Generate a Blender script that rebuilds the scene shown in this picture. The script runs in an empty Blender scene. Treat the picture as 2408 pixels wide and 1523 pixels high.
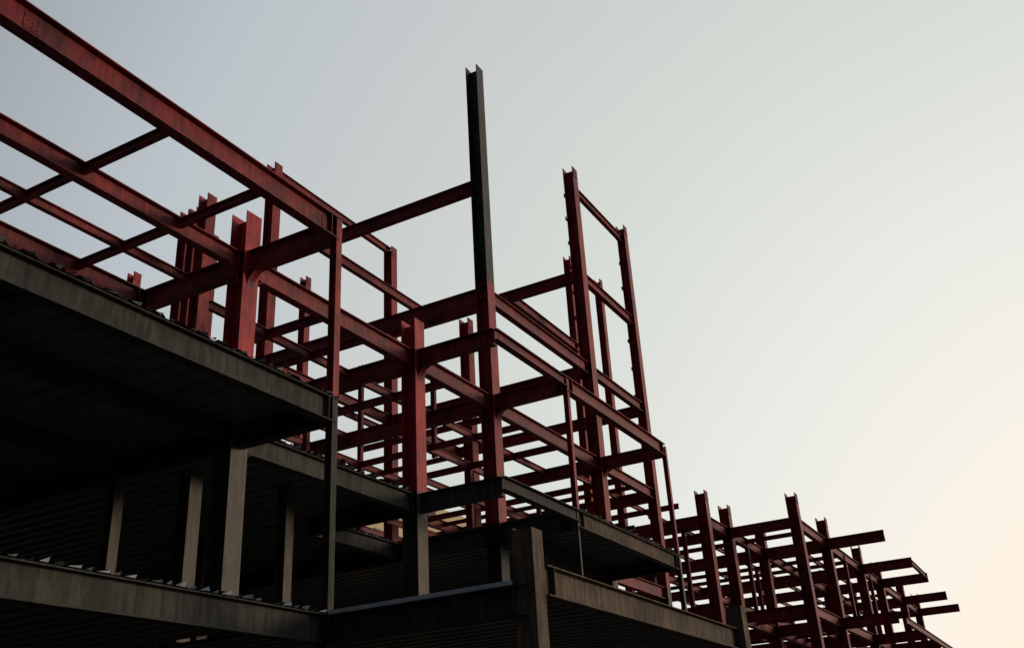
import bpy, bmesh, math, random
from mathutils import Matrix, Vector
random.seed(7)
scene=bpy.context.scene
col=scene.collection
try:
    scene.view_settings.view_transform='Standard'; scene.view_settings.look='None'; scene.view_settings.exposure=0
except Exception: pass

# ---------------------------------------------------------------- camera
yaw,pitch,roll=[math.radians(a) for a in (27.771,25.389,-3.527)]
fw=Vector((math.cos(yaw)*math.cos(pitch),math.sin(yaw)*math.cos(pitch),math.sin(pitch)))
r0=Vector((math.sin(yaw),-math.cos(yaw),0)); u0=r0.cross(fw)
rt=r0*math.cos(roll)+u0*math.sin(roll); up=-r0*math.sin(roll)+u0*math.cos(roll)
cd=bpy.data.cameras.new('camera'); cam=bpy.data.objects.new('camera',cd); col.objects.link(cam)
cd.sensor_fit='HORIZONTAL'; cd.sensor_width=36; cd.lens=36*2309.466/2408; cd.clip_end=3000; cd.clip_start=.05
cam.matrix_world=Matrix(((rt.x,up.x,-fw.x,0),(rt.y,up.y,-fw.y,0),(rt.z,up.z,-fw.z,0),(0,0,0,1)))
scene.camera=cam

# ---------------------------------------------------------------- world
w=bpy.data.worlds.new('World'); scene.world=w; w.use_nodes=True
nt=w.node_tree; N=nt.nodes; L=nt.links
for n in list(N): N.remove(n)
out=N.new('ShaderNodeOutputWorld'); bg=N.new('ShaderNodeBackground'); L.new(bg.outputs[0],out.inputs[0])
tc=N.new('ShaderNodeTexCoord')
saz,sel=math.radians(-6),math.radians(1)
sd=(math.cos(saz)*math.cos(sel),math.sin(saz)*math.cos(sel),math.sin(sel))
dot=N.new('ShaderNodeVectorMath'); dot.operation='DOT_PRODUCT'; dot.inputs[1].default_value=sd
L.new(tc.outputs['Generated'],dot.inputs[0])
ac=N.new('ShaderNodeMath'); ac.operation='ARCCOSINE'; L.new(dot.outputs['Value'],ac.inputs[0])
hz=N.new('ShaderNodeTexNoise'); hz.inputs['Scale'].default_value=1.6; hz.inputs['Detail'].default_value=2; L.new(tc.outputs['Generated'],hz.inputs['Vector'])
hm=N.new('ShaderNodeMath'); hm.operation='MULTIPLY_ADD'; hm.inputs[1].default_value=.10; hm.inputs[2].default_value=-.05; L.new(hz.outputs[0],hm.inputs[0])
ha=N.new('ShaderNodeMath'); ha.operation='ADD'; L.new(ac.outputs[0],ha.inputs[0]); L.new(hm.outputs[0],ha.inputs[1])
dv=N.new('ShaderNodeMath'); dv.operation='DIVIDE'; dv.inputs[1].default_value=math.pi; L.new(ha.outputs[0],dv.inputs[0])
ramp=N.new('ShaderNodeValToRGB'); L.new(dv.outputs[0],ramp.inputs[0])
stops=[(0,(1.0,.77,.585)),(8,(1.0,.84,.69)),(15,(.95,.89,.80)),(25,(.82,.83,.78)),(38,(.665,.70,.66)),(50,(.58,.61,.605)),(62,(.49,.54,.575)),(92,(.10,.115,.135)),(180,(.025,.03,.04))]
el=ramp.color_ramp.elements
while len(el)<len(stops): el.new(.5)
for i,(a,c) in enumerate(stops): el[i].position=a/180.
for i,(a,c) in enumerate(stops):
    el[i].position=a/180.; el[i].color=(*c,1)
sky=N.new('ShaderNodeTexSky'); sky.sky_type='NISHITA'; sky.sun_disc=False
sky.sun_elevation=math.radians(3); sky.sun_rotation=math.radians(90)-saz
mixs=N.new('ShaderNodeMix'); mixs.data_type='RGBA'; mixs.blend_type='ADD'; mixs.inputs[0].default_value=0.002
L.new(ramp.outputs[0],mixs.inputs[6]); L.new(sky.outputs[0],mixs.inputs[7])
L.new(mixs.outputs[2],bg.inputs[0]); bg.inputs[1].default_value=1.0

sl=bpy.data.lights.new('sun','SUN'); sl.energy=1.25; sl.angle=math.radians(12); sl.color=(1,.80,.58)
so=bpy.data.objects.new('sun',sl); col.objects.link(so)
a,e=math.radians(-52),math.radians(9)
S=Vector((math.cos(a)*math.cos(e),math.sin(a)*math.cos(e),math.sin(e)))
so.rotation_euler=S.to_track_quat('Z','Y').to_euler()

# ---------------------------------------------------------------- materials
def steel(name,base,dark,scuff,rough=.55,scale=1.0,scuffamt=.66,low=None,high=None,streak=.8,bump=.25):
    m=bpy.data.materials.new(name); m.use_nodes=True; t=m.node_tree; n=t.nodes; l=t.links
    b=n['Principled BSDF']; b.inputs['Roughness'].default_value=rough
    b.inputs['Specular IOR Level'].default_value=.25
    g=n.new('ShaderNodeNewGeometry')
    n1=n.new('ShaderNodeTexNoise'); n1.inputs['Scale'].default_value=1.3*scale; n1.inputs['Detail'].default_value=8; n1.inputs['Roughness'].default_value=.7
    l.new(g.outputs['Position'],n1.inputs['Vector'])
    r1=n.new('ShaderNodeValToRGB'); r1.color_ramp.elements[0].position=.36; r1.color_ramp.elements[1].position=.58
    r1.color_ramp.elements[0].color=(*dark,1); r1.color_ramp.elements[1].color=(*base,1); l.new(n1.outputs[0],r1.inputs[0])
    mp=n.new('ShaderNodeMapping'); mp.inputs['Scale'].default_value=(9,9,1.2); l.new(g.outputs['Position'],mp.inputs['Vector'])
    n3=n.new('ShaderNodeTexNoise'); n3.inputs['Scale'].default_value=1.5; n3.inputs['Detail'].default_value=6; l.new(mp.outputs[0],n3.inputs['Vector'])
    r3=n.new('ShaderNodeValToRGB'); r3.color_ramp.elements[0].position=.38; r3.color_ramp.elements[1].position=.6
    r3.color_ramp.elements[0].color=(.42,.38,.38,1); r3.color_ramp.elements[1].color=(1,1,1,1); l.new(n3.outputs[0],r3.inputs[0])
    n2=n.new('ShaderNodeTexNoise'); n2.inputs['Scale'].default_value=7*scale; n2.inputs['Detail'].default_value=10; n2.inputs['Roughness'].default_value=.75
    l.new(g.outputs['Position'],n2.inputs['Vector'])
    last=r1.outputs[0]
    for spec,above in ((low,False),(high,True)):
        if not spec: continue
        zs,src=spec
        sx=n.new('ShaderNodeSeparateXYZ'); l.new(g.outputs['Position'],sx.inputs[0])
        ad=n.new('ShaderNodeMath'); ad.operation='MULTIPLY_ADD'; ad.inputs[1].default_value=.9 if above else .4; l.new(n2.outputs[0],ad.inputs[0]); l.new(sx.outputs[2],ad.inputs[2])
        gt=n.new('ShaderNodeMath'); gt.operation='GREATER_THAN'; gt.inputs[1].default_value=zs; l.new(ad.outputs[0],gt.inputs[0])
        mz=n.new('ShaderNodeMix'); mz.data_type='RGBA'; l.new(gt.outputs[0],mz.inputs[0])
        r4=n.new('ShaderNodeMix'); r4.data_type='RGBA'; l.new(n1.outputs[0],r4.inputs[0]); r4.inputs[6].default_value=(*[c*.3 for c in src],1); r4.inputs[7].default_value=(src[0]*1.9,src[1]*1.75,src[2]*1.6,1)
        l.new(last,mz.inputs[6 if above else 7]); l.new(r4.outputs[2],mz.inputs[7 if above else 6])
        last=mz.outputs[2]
    mm=n.new('ShaderNodeMix'); mm.data_type='RGBA'; mm.blend_type='MULTIPLY'; mm.inputs[0].default_value=streak
    l.new(last,mm.inputs[6]); l.new(r3.outputs[0],mm.inputs[7])
    r2=n.new('ShaderNodeValToRGB'); r2.color_ramp.elements[0].position=scuffamt; r2.color_ramp.elements[1].position=scuffamt+.06
    r2.color_ramp.elements[0].color=(0,0,0,1); r2.color_ramp.elements[1].color=(.7,.7,.7,1); l.new(n2.outputs[0],r2.inputs[0])
    ms=n.new('ShaderNodeMix'); ms.data_type='RGBA'; l.new(r2.outputs[0],ms.inputs[0]); l.new(mm.outputs[2],ms.inputs[6]); ms.inputs[7].default_value=(*scuff,1)
    l.new(ms.outputs[2],b.inputs['Base Color'])
    bp=n.new('ShaderNodeBump'); bp.inputs['Strength'].default_value=bump; bp.inputs['Distance'].default_value=.01
    l.new(n2.outputs[0],bp.inputs['Height']); l.new(bp.outputs[0],b.inputs['Normal'])
    return m
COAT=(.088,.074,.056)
RED=steel('red_primer_steel',(.32,.027,.032),(.11,.017,.019),(.24,.16,.15),scuffamt=.61)
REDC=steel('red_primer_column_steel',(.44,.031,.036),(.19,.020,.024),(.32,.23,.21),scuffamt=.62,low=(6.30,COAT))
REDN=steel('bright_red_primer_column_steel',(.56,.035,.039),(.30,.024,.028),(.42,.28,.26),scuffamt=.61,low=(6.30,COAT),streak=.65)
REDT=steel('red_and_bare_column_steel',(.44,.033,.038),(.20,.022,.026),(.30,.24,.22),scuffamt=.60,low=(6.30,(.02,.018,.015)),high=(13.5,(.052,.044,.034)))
REDF=steel('weathered_red_primer_steel',(.31,.029,.032),(.14,.018,.021),(.24,.17,.16))
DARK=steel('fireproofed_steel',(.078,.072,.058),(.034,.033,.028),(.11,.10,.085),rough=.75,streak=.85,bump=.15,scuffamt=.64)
TAN=steel('sunlit_fireproofed_steel',(.175,.127,.087),(.08,.062,.047),(.2,.16,.12),rough=.85,streak=.8,bump=.18,scuffamt=.62)  # fireproofed steel with the warm sunlight put into its base colour
DECKM=steel('galvanised_deck',(.15,.155,.155),(.09,.095,.095),(.19,.19,.19),rough=.45,streak=.4)
FIN=steel('galvanised_flashing',(.26,.33,.35),(.12,.15,.17),(.3,.34,.34),rough=.45)
FINL=steel('highlit_galvanised_flashing',(.72,.80,.84),(.5,.58,.62),(.8,.85,.85),rough=.35,streak=.2)  # pale flashing, its highlight on the dim side painted as brighter colour
FIND=steel('silhouette_flashing',(.10,.11,.115),(.03,.033,.033),(.16,.17,.17),rough=.5)  # deck fins' backlit silhouette against the sky is painted in as dark colour
BOLT=steel('bolt_steel',(.03,.02,.02),(.02,.015,.015),(.1,.08,.08))
def plain(name,c,rough=.9,sc=.4,var=.3):
    m=bpy.data.materials.new(name); m.use_nodes=True; t=m.node_tree; n=t.nodes; l=t.links
    b=n['Principled BSDF']; b.inputs['Roughness'].default_value=rough
    g=n.new('ShaderNodeNewGeometry'); x=n.new('ShaderNodeTexNoise'); x.inputs['Scale'].default_value=sc; x.inputs['Detail'].default_value=9
    l.new(g.outputs['Position'],x.inputs['Vector'])
    mx=n.new('ShaderNodeMix'); mx.data_type='RGBA'; l.new(x.outputs[0],mx.inputs[0])
    mx.inputs[6].default_value=(*[k*(1-var) for k in c],1); mx.inputs[7].default_value=(*[min(.95,k*(1+var)) for k in c],1)
    l.new(mx.outputs[2],b.inputs['Base Color']); return m
GROUND=plain('site_ground',(.06,.052,.045)); STONE=plain('beige_render',(.72,.56,.34),var=.15); GLASS=plain('dark_window',(.12,.11,.09),.3)

# ---------------------------------------------------------------- mesh helpers
class MB:
    def __init__(s): s.v=[]; s.f=[]; s.mi=[]
    def box(s,x0,x1,y0,y1,z0,z1,mi=0):
        b=len(s.v); s.v+=[(x0,y0,z0),(x1,y0,z0),(x1,y1,z0),(x0,y1,z0),(x0,y0,z1),(x1,y0,z1),(x1,y1,z1),(x0,y1,z1)]
        for q in ((0,3,2,1),(4,5,6,7),(0,1,5,4),(1,2,6,5),(2,3,7,6),(3,0,4,7)): s.f.append([b+i for i in q]); s.mi.append(mi)
    def prism(s,pts,axis,a,b_,mi=0):
        n=len(pts); b=len(s.v)
        for t in (a,b_):
            for (p,q) in pts:
                s.v.append((t,p,q) if axis=='x' else (p,t,q) if axis=='y' else (p,q,t))
        s.f.append([b+i for i in range(n)]); s.mi.append(mi)
        s.f.append([b+n+i for i in reversed(range(n))]); s.mi.append(mi)
        for i in range(n):
            j=(i+1)%n; s.f.append([b+i,b+n+i,b+n+j,b+j]); s.mi.append(mi)
    def obj(s,name,mats,parent=None,origin=None):
        o_=Vector(origin) if origin else Vector((0,0,0))
        me=bpy.data.meshes.new(name); me.from_pydata([tuple(Vector(v)-o_) for v in s.v],[],s.f)
        for m in mats: me.materials.append(m)
        for p,i in zip(me.polygons,s.mi): p.material_index=i
        bm=bmesh.new(); bm.from_mesh(me); bmesh.ops.recalc_face_normals(bm,faces=bm.faces); bm.to_mesh(me); bm.free()
        o=bpy.data.objects.new(name,me); col.objects.link(o); o.location=o_
        if parent:
            o.parent=parent
            pl=Vector(parent.location)
            if parent.parent: pl=pl+Vector(parent.parent.location)
            o.location=o_-pl
        return o
def thing(name,loc,label,cat,group=None):
    e=bpy.data.objects.new(name,None); e.empty_display_size=1; col.objects.link(e); e.location=loc
    e['label']=label; e['category']=cat
    if group: e['group']=group
    return e
GZ=-1.6
MAIN=thing('steel_frame_building',(12,12,GZ),'unfinished red steel frame building with dark metal floor decks','building','steel frames of the unfinished building')
WING=thing('steel_frame_building',(50,10,GZ),'lower red steel frame block with overhanging beam ends','building','steel frames of the unfinished building')

def isec(h,w,tf=.02,tw=.012):
    a=w/2; b=tw/2
    return [(-a,0),(-a,-tf),(-b,-tf),(-b,-h+tf),(-a,-h+tf),(-a,-h),(a,-h),(a,-h+tf),(b,-h+tf),(b,-tf),(a,-tf),(a,0)]
cnt=0
def beam(axis,fix,a,b,z,h=.4,wd=.2,mat=RED,par=MAIN,name='girder'):
    global cnt; cnt+=1
    z=z-(.004 if axis=='y' else 0)-(.003*(cnt%3))
    m=MB(); m.prism([(fix+s,z+q) for s,q in isec(h,wd)],axis,a,b)
    if h>.3:
        for t in (a+.21,b-.21):
            if axis=='x': m.box(t-.008,t+.008,fix-wd/2+.005,fix+wd/2-.005,z-h+.0195,z-.0195)
            else: m.box(fix-wd/2+.005,fix+wd/2-.005,t-.008,t+.008,z-h+.0195,z-.0195)
    org=(a,fix,z) if axis=='x' else (fix,a,z)
    return m.obj(name,[mat],par,org)
def bolts_on(o_par,axis,fix,t0,z,nx=3,nz=3,side=-1,sp=.075,mat=None):
    m=MB(); pl=.01
    x0,x1=t0-.05,t0+sp*(nx-1)+.05
    m.box(x0,x1,fix+side*.006,fix+side*(.006+pl),z-.05-sp*(nz-1),z+.05)
    for i in range(nx):
        for j in range(nz):
            c=t0+sp*i; zz=z-sp*j
            pts=[(c+.010*math.cos(k*math.pi/3),zz+.010*math.sin(k*math.pi/3)) for k in range(6)]
            m.prism(pts,'y',fix+side*(.006+pl-.001),fix+side*(.016+pl),0)
    return m.obj('bolted_plate',[mat or RED],o_par,(x0,fix,z))

def column(x,y,z0,z1,s=.4,mat=REDC,par=MAIN,plate=True,cleats=None,stiff=(),boxed=False):
    m=MB(); a=s/2; tf=.022
    pts=[(x-a,y-a),(x+a,y-a),(x+a,y-a+tf),(x+.008,y-a+tf),(x+.008,y+a-tf),(x+a,y+a-tf),(x+a,y+a),(x-a,y+a),(x-a,y+a-tf),(x-.008,y+a-tf),(x-.008,y-a+tf),(x-a,y-a+tf)]
    m.prism(pts,'z',z0,z1-.09)
    m.box(x-a,x+a,y-a,y-a+tf,z1-.0901,z1); m.box(x-a,x+a,y+a-tf,y+a,z1-.0901,z1+.03)
    if boxed:
        m.box(x-a+.003,x-a+.02,y-a+.003,y+a-.003,z0,z1-.003); m.box(x-a+.004,x+a-.004,y-a+.004,y+a-.004,z1-.02,z1-.006)
    for zz in stiff:
        if zz>z1-.2: continue
        for s_ in (-1,1):
            m.box(x-a+.004 if s_<0 else x+.007,x-.007 if s_<0 else x+a-.004,y-a+tf-.001,y+a-tf+.001,zz-.008,zz+.008)
    if cleats:
        zz=cleats[0]; k=0
        while zz<cleats[1]:
            e_=.18 if k%2==0 else .13
            m.box(x-a-e_,x-a+.01,y+a-.06,y+a-.01,zz,zz+.05); m.box(x-a-e_,x-a-e_+.03,y+a-.06,y+a-.01,zz+.0499,zz+.13)
            zz+=cleats[2]; k+=1
    c=m.obj('column',[mat],par,(x,y,z0))
    if plate:
        q=MB(); q.box(x-a+.03,x+a-.03,y-a-.014,y-a+.0,z1-.42,z1-.03)
        for i in range(3):
            for j in range(5):
                cx=x-.1+.1*i; cz=z1-.08-.075*j
                q.prism([(cx+.017*math.cos(k*math.pi/3),cz+.017*math.sin(k*math.pi/3)) for k in range(6)],'y',y-a-.0139,y-a-.022,1)
        q.obj('splice_plate',[mat,BOLT],c,(x,y-a,z1))
    return c
def haunch(x,y,dx,dy,z,r=.36,off=.2,mat=RED,par=MAIN):
    m=MB(); t=.09; n=7
    arc=[(r*(1-math.cos(i/n*math.pi/2)), -r*(1-math.sin(i/n*math.pi/2))) for i in range(n+1)]
    poly=[(0,0)]+arc
    base=(x if dx else y); sg=dx or dy
    P=[(base+sg*(off+p),z+q) for p,q in poly]
    if dx: m.prism(P,'y',y-.008,y+.008)
    else: m.prism(P,'x',x-.008,x+.008)
    for i in range(n):
        (p,q),(p2,q2)=arc[i],arc[i+1]
        Q=[(base+sg*(off+p),z+q),(base+sg*(off+p2),z+q2),(base+sg*(off+p2-.012),z+q2+.012),(base+sg*(off+p-.012),z+q+.012)]
        if dx: m.prism(Q,'y',y-t,y+t)
        else: m.prism(Q,'x',x-t,x+t)
    m.obj('haunch_bracket',[mat],par,(x,y,z))

def deck(x0,x1,y0,y1,z,per=.4,hh=.05,fins=True,par=MAIN,fm=1.0,fmat=None):
    m=MB(); x=x0; prof=[]
    while x<x1-.01:
        prof+=[(x,z+.003),(x+per*.32,z+.003),(x+per*.45,z+hh),(x+per*.87,z+hh)]; x+=per
    prof.append((x,z+.003))
    prof=[(min(a,x1),b) for a,b in prof]
    b=len(m.v)
    for (p,q) in prof: m.v+= [(p,y0,q),(p,y1,q)]
    for i in range(len(prof)-1):
        m.f.append([b+2*i,b+2*i+1,b+2*i+3,b+2*i+2]); m.mi.append(0)
    if fins:
        x=x0
        while x<x1-per:
            for k,(cc,wd_) in enumerate(((.66,.20),(.16,.10))):
                if random.random()<(.93 if k==0 else .6):
                    c=x+per*cc; j=random.uniform(-.04,.04); h_=(hh if k==0 else hh*.5)+random.uniform(-.015,.035)*fm
                    s=len(m.v); wl=per*wd_*random.uniform(.7,1.2); tw=random.uniform(-.03,.03)
                    m.v+=[(c-wl,y0-.01-tw,z+.008),(c+wl,y0-.02+tw,z+.008),(c+wl*.9+j,y0-.04+j,z+h_),(c-wl*.2+j,y0+.0,z+h_*.6)]
                    m.f.append([s,s+1,s+2]); m.mi.append(1); m.f.append([s,s+2,s+3]); m.mi.append(1)
            x+=per
    me=bpy.data.meshes.new('floor_deck'); me.from_pydata(m.v,[],m.f); me.materials.append(DECKM); me.materials.append(fmat or FIND)
    for p,i in zip(me.polygons,m.mi): p.material_index=i
    o=bpy.data.objects.new('floor_deck',me); col.objects.link(o); o.parent=par; o.location=-Vector(par.location)
    s=MB(); s.box(x0+.02,x1-.02,y0+.25,y1-.02,z+hh+.002,z+hh+.02)
    s.obj('floor_slab',[DECKM],par,(x0,y0,z))
    return o

# ---------------------------------------------------------------- levels & grid
zA,zB,zC,zE,zF,zG=9.59,6.09,2.57,12.9,16.54,20.19
X1,X3,XT,X5,X6=12.15,17.85,21.5,28.38,33.16
Y0,Y2,Y3,Y4,Y6,Y7=9.87,12.12,13.52,14.8,20.3,25.4
YB=15.15
J=dict(name='joist')
# level A, left bay
beam('x',Y0,-6,X1-.05,zA,.45,.2); beam('x',Y2,-6,X1,zA-.02,.34,.18); beam('x',Y4,-6,X1,zA,.42,.2)
beam('x',Y3,-6,X1-.1,zA-.03,.18,.11,**J)
for x in (8.45,10.5): beam('y',x,Y0,Y4,zA-.04,.16,.11,**J)
beam('y',X1,Y0,Y4,zA,.42,.22)
bolts_on(MAIN,'x',Y0,X1-.4,zA-.14); bolts_on(MAIN,'x',Y0,5.75,zA-.14)
# level A beyond
beam('x',Y2,X1,X3,zA,.42,.2); beam('x',Y2,X3,XT,zA,.42,.2); beam('x',Y2,XT,X5,zA,.42,.2); beam('x',Y2,X5,X6,zA,.36,.2)
beam('x',Y2+.5,X1+.3,X3,zA+.30,.22,.14,**J)
beam('y',X3,Y0,Y2,zA,.4,.2); beam('x',Y0,X3,XT,zA,.28,.18); beam('x',Y0,XT,X5,zA,.4,.2)
beam('y',XT,Y0,Y2,zA,.42,.2); beam('y',X5,Y0,Y2,zA,.4,.2)
for x in (X3,XT,X5,X6): beam('y',x,Y2,Y6,zA,.42,.2); beam('y',x,Y6,Y7,zA,.3,.16,REDF)
beam('x',Y6,X1,36.9,zA,.36,.2,REDF); beam('x',Y7,X3,33.2,zA,.3,.16,REDF); beam('x',31,XT,38,zA,.3,.16,REDF)
for y,d,a_,b_ in ((14.0,.2,X1+1,X5),(15.6,.22,XT,36.9),(16.9,.18,X1+1,XT),(18.2,.2,X3,30.8),(23,.22,XT,X6),(13.4,.16,X5,38),(17.2,.18,X5,38),(28,.2,24,38)): beam('x',y,a_,b_,zA-.01,d,.11,REDF,**J)
for x,d,s_,e_ in ((14.9,.2,Y2,19),(16.4,.16,Y2,19),(19.7,.2,Y2,Y6),(23.8,.18,Y2,Y7),(26.1,.2,Y2,Y6),(30.8,.2,Y2,Y6),(35.5,.2,11.9,28),(25,.14,15.6,Y7),(32,.14,Y2,Y6),(38,.2,20,31)): beam('y',x,s_+.1,e_,zA-.02,d,.11,**J)
# level E
beam('x',Y2,XT,X5,zE,.42,.2); beam('x',Y2,X5,X6,zE,.36,.2)
for x in (XT,X5,X6): beam('y',x,Y2,Y6,zE,.42,.2)
for a,b in ((XT,X5),(X5,X6)): beam('x',Y6,a,b,zE,.36,.2,REDF)
beam('x',16.2,XT,X5,zE,.22,.12,REDF,**J); beam('y',25,16.2,Y6,zE,.22,.12,REDF,**J)
# rear bays of the tower, behind the landings
beam('y',XT,Y6,Y7,zE,.36,.2,REDF); beam('x',Y7,XT,29.2,zE,.36,.2,REDF); beam('x',22.6,X3,XT,zA,.3,.16,REDF); beam('y',X3+.9,Y6,27,zA+.9,.3,.16,REDF)
# half-landing trimmers in the tower
beam('x',18.4,XT,X5,11.2,.2,.12,REDF,**J); beam('y',26.5,14.5,Y6,11.2,.2,.12,REDF,**J); beam('y',23.2,14.5,Y6,7.9,.2,.12,REDF,**J)
beam('x',14.5,XT,X5,7.9,.16,.1,REDF,**J); beam('y',31,Y2,Y6,7.9,.16,.1,REDF,**J); beam('x',17.8,X3,X5,7.9,.16,.1,REDF,**J); beam('y',19.2,YB,Y6,7.9,.16,.1,REDF,**J)
# level F
beam('y',XT,Y2,Y6,zF,.42,.2); beam('y',X5,Y2,Y6,zF,.42,.2); beam('x',Y2,X5,X6,zF,.36,.2)
beam('x',18.3,XT,X5,zF,.34,.18); beam('x',15.0,X5,34.2,zF,.36,.2)
# level G
beam('x',Y2,X5,X6,zG,.3,.16); beam('x',Y6,XT,X5,20.1,.28,.16)
# level B
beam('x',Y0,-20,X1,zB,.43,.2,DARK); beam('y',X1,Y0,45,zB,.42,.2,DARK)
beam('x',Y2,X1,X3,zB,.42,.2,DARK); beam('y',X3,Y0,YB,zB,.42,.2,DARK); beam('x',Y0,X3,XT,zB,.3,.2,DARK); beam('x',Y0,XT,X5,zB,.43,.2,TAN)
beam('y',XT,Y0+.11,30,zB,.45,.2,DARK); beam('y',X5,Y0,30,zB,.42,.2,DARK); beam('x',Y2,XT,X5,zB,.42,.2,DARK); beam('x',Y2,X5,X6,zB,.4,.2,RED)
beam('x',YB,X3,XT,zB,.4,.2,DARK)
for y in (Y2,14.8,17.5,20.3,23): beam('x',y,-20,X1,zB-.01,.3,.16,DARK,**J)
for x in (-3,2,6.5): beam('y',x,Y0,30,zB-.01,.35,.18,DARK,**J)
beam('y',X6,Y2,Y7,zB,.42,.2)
dk=-.115
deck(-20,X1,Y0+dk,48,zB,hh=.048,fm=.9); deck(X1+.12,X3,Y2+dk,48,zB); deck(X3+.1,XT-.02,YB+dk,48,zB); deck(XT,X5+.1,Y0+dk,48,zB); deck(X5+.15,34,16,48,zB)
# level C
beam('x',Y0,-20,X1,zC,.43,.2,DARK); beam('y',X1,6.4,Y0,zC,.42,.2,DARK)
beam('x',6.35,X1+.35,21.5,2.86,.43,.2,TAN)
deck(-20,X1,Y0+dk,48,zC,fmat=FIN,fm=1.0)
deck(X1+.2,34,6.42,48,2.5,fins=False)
s=MB(); s.box(X1-.135,X1-.101,6.6,Y0-.11,zC-.012,zC+.045); s.box(X1-.135,X1+.11,6.6,Y0-.11,zC+.0451,zC+.05); s.obj('edge_flashing',[FINL],MAIN,(X1,6.3,zC))
# columns
ZC=2.62
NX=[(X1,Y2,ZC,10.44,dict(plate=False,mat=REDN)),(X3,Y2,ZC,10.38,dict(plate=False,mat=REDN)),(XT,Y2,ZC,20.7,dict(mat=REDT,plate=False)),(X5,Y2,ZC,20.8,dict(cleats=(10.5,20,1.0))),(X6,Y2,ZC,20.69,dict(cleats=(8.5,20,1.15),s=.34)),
 (XT,Y6,ZC,20.2,dict(s=.38)),(X5,Y6,ZC,20.1,dict(s=.38)),(22.2,24.2,ZC,20.7,dict(s=.46)),(22.4,24.95,ZC,20.5,dict(s=.36)),(22.6,25.6,ZC,20.7,dict(s=.44)),(24.3,26.2,ZC,20.7,dict(s=.5)),(29.2,25.4,ZC,20.7,dict(s=.34)),(24.8,31,ZC,20.7,{}),
 (34.2,15.1,GZ,20.7,dict(s=.3)),(36.9,14.9,GZ,20.7,dict(s=.3)),(29.6,17.6,ZC,16.6,{}),
 (X3,18.5,ZC,10.4,dict(s=.34)),(X3,21.8,ZC,10.4,dict(s=.34)),
 (12.66,13.58,ZC,5.7,dict(s=.3,plate=False)),(15.3,13.6,ZC,6.0,dict(s=.24,plate=False)),(12.3,15.15,ZC,5.7,dict(s=.22,plate=False)) ]
for x,y,z0,z1,kw in NX: column(x,y,z0,z1,stiff=(zA,zA-.4,zE,zE-.4,zB-.45),**kw)
for x,y in ((2,22),(X1,22),(XT,22),(X5,22)): column(x,y,GZ,2.45,mat=DARK,plate=False)
def post(x,y,z0,z1,s=.13,mat=REDC,par=MAIN):
    m=MB(); a=s/2; t=.01
    m.prism([(x-a,y-a),(x+a,y-a),(x+a,y-a+t),(x+.005,y-a+t),(x+.005,y+a-t),(x+a,y+a-t),(x+a,y+a),(x-a,y+a),(x-a,y+a-t),(x-.005,y+a-t),(x-.005,y-a+t),(x-a,y-a+t)],'z',z0,z1)
    m.obj('post',[mat],par,(x,y,z0))
post(X1-.04,Y0-.01,zB+.01,zA-.02,.15); post(X1-.04,Y0-.01,GZ,zB+.01,.14,DARK)
post(XT,Y0-.0,zB,zA-.05); post(X5+.1,Y0,zB,zA-.05); post(X5+.12,Y0,2.6,zB); post(XT,Y0,2.6,zB,.06)
for x,y,a_,b_ in ((26.1,15.6,zB,zA),(23.8,18.2,zB,zE),(19.7,16.9,zB,zA),(30.8,15.6,zB,zA),(25,16.2,zA,zE),(14.9,16.9,zB,zA),(16.4,18,zB,zA),(32,17.2,zB,zA)): post(x,y,a_,b_-.05,.14,REDF)
column(X1+.14,6.44,GZ,3.33,s=.32,mat=TAN,plate=False,boxed=True); column(21.5,6.3,GZ,3.33,s=.34,mat=TAN,plate=False,boxed=True)
for (x,y) in ((X1,Y2),(X3,Y2),(XT,Y2),(X5,Y2)):
    for dx,dy in ((1,0),(0,-1),(0,1)): haunch(x,y,dx,dy,zA-.42)
haunch(X1,Y2,-1,0,zA-.36)
for (x,y) in ((X1,Y2),(X3,Y2)):
    for dx,dy in ((1,0),(0,1)): haunch(x,y,dx,dy,zB-.42,mat=DARK,r=.3)

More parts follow.
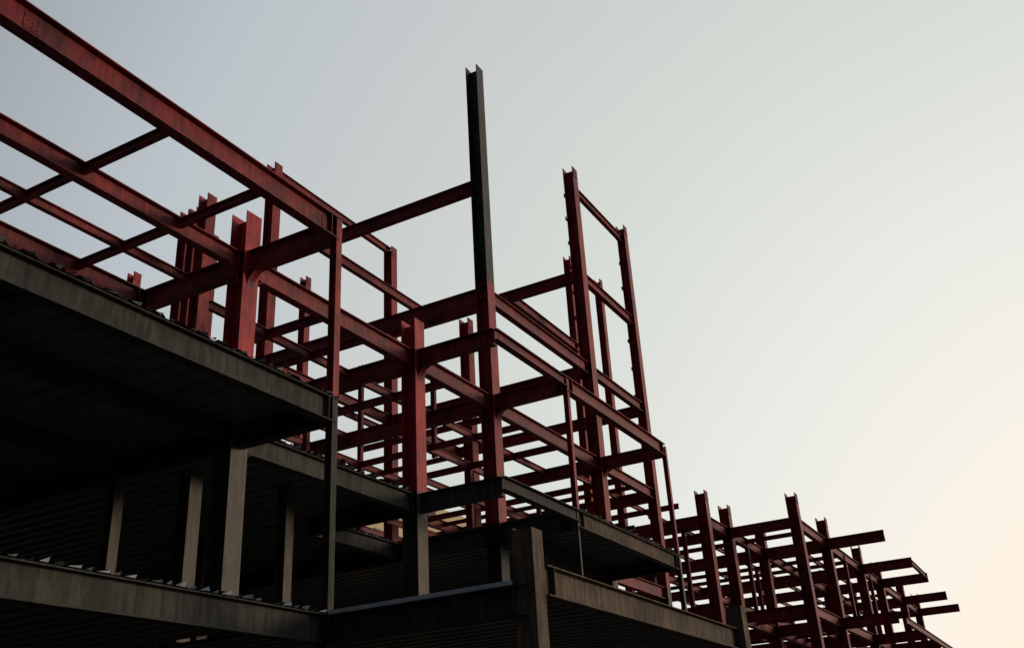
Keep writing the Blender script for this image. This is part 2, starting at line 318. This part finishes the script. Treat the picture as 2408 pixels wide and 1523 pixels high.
# ---------------------------------------------------------------- wing
WX=[41,46.3,53.9,59.2,66.9,73.1]
W=dict(par=WING,mat=REDF)
for x in WX:
    column(x,8.95,GZ,10.55,s=.42,**W); column(x,11.85,GZ,10.55,s=.42,**W)
for x in (46.3,59.2,73.1): column(x,17.5,GZ,10.3,s=.4,**W)
column(38,11.85,GZ,10.55,s=.42,**W)
for z in (zA,zB):
    for a,b in zip(WX[:-1],WX[1:]): beam('x',8.95,a,b,z,.42,.22,**W)
    beam('x',11.85,38,73,z,.42,.22,**W); beam('x',17.5,38,73,z,.36,.2,**W)
    for y in (13.3,15.2,19.6): beam('x',y,38,73,z-.01,.18,.12,name='joist',**W)
    beam('x',10.4,46.3,73,z-.01,.2,.12,name='joist',**W)
    for x in (39.5,43.6,48.2,50.1,52,56.4,61.5,64.2,70): beam('y',x,8.95 if x>41 else 11.85,19.6,z-.02,.18,.12,name='joist',**W)
    for x in WX[1:]: beam('y',x,6.35 if z>8 else 6.5,20,z,.48,.26,**W)
    beam('y',41,8.95,20,z,.42,.22,**W); beam('y',38,11.85,20,z,.42,.22,**W); beam('y',36.9,14.9,20,z,.3,.2,**W)
beam('x',8.95,46.3,66.9,3.4,.3,.18,**W); beam('x',11.85,38,66.9,3.4,.3,.18,**W)
for x in (41,53.9,66.9): beam('y',x,8.95,17.5,3.4,.25,.16,name='joist',**W)
beam('x',6.45,53.9,59.2,zA-.05,.25,.14,name='joist',**W); beam('x',6.5,48.5,73.1,zB-.02,.3,.16,**W)
for x,y in ((50.1,8.95),(56.4,8.95),(43.6,11.85),(50.1,13.3),(48.2,10.4),(61.5,10.4),(39.5,13.3)):
    post(x,y,zB,zA-.1,.16,REDF,WING)

# ---------------------------------------------------------------- ground & background building
g=MB(); g.box(-1500,1500,-1500,1500,GZ-.5,GZ); o=g.obj('ground',[GROUND]); o['kind']='structure'
BB=thing('office_building',(66,50,GZ),'beige rendered building with rows of narrow dark windows','building')
m=MB(); m.box(57.5,79,45,60,GZ,20.0); m.box(57.2,79.3,44.7,60.3,20.0,20.5); m.box(70,79,45.4,58,20.5,22.5)
m.obj('wall',[STONE],BB,(66,45,GZ))
for k in range(5):
    for i in range(9):
        x=58.4+i*2.3; z=GZ+4.2+k*3.6
        q=MB(); q.box(x,x+.9,44.93,45.02,z,z+1.9); q.box(x-.08,x+.98,44.85,44.99,z-.12,z-.003)
        q.obj('window',[GLASS],BB,(x,45,z))
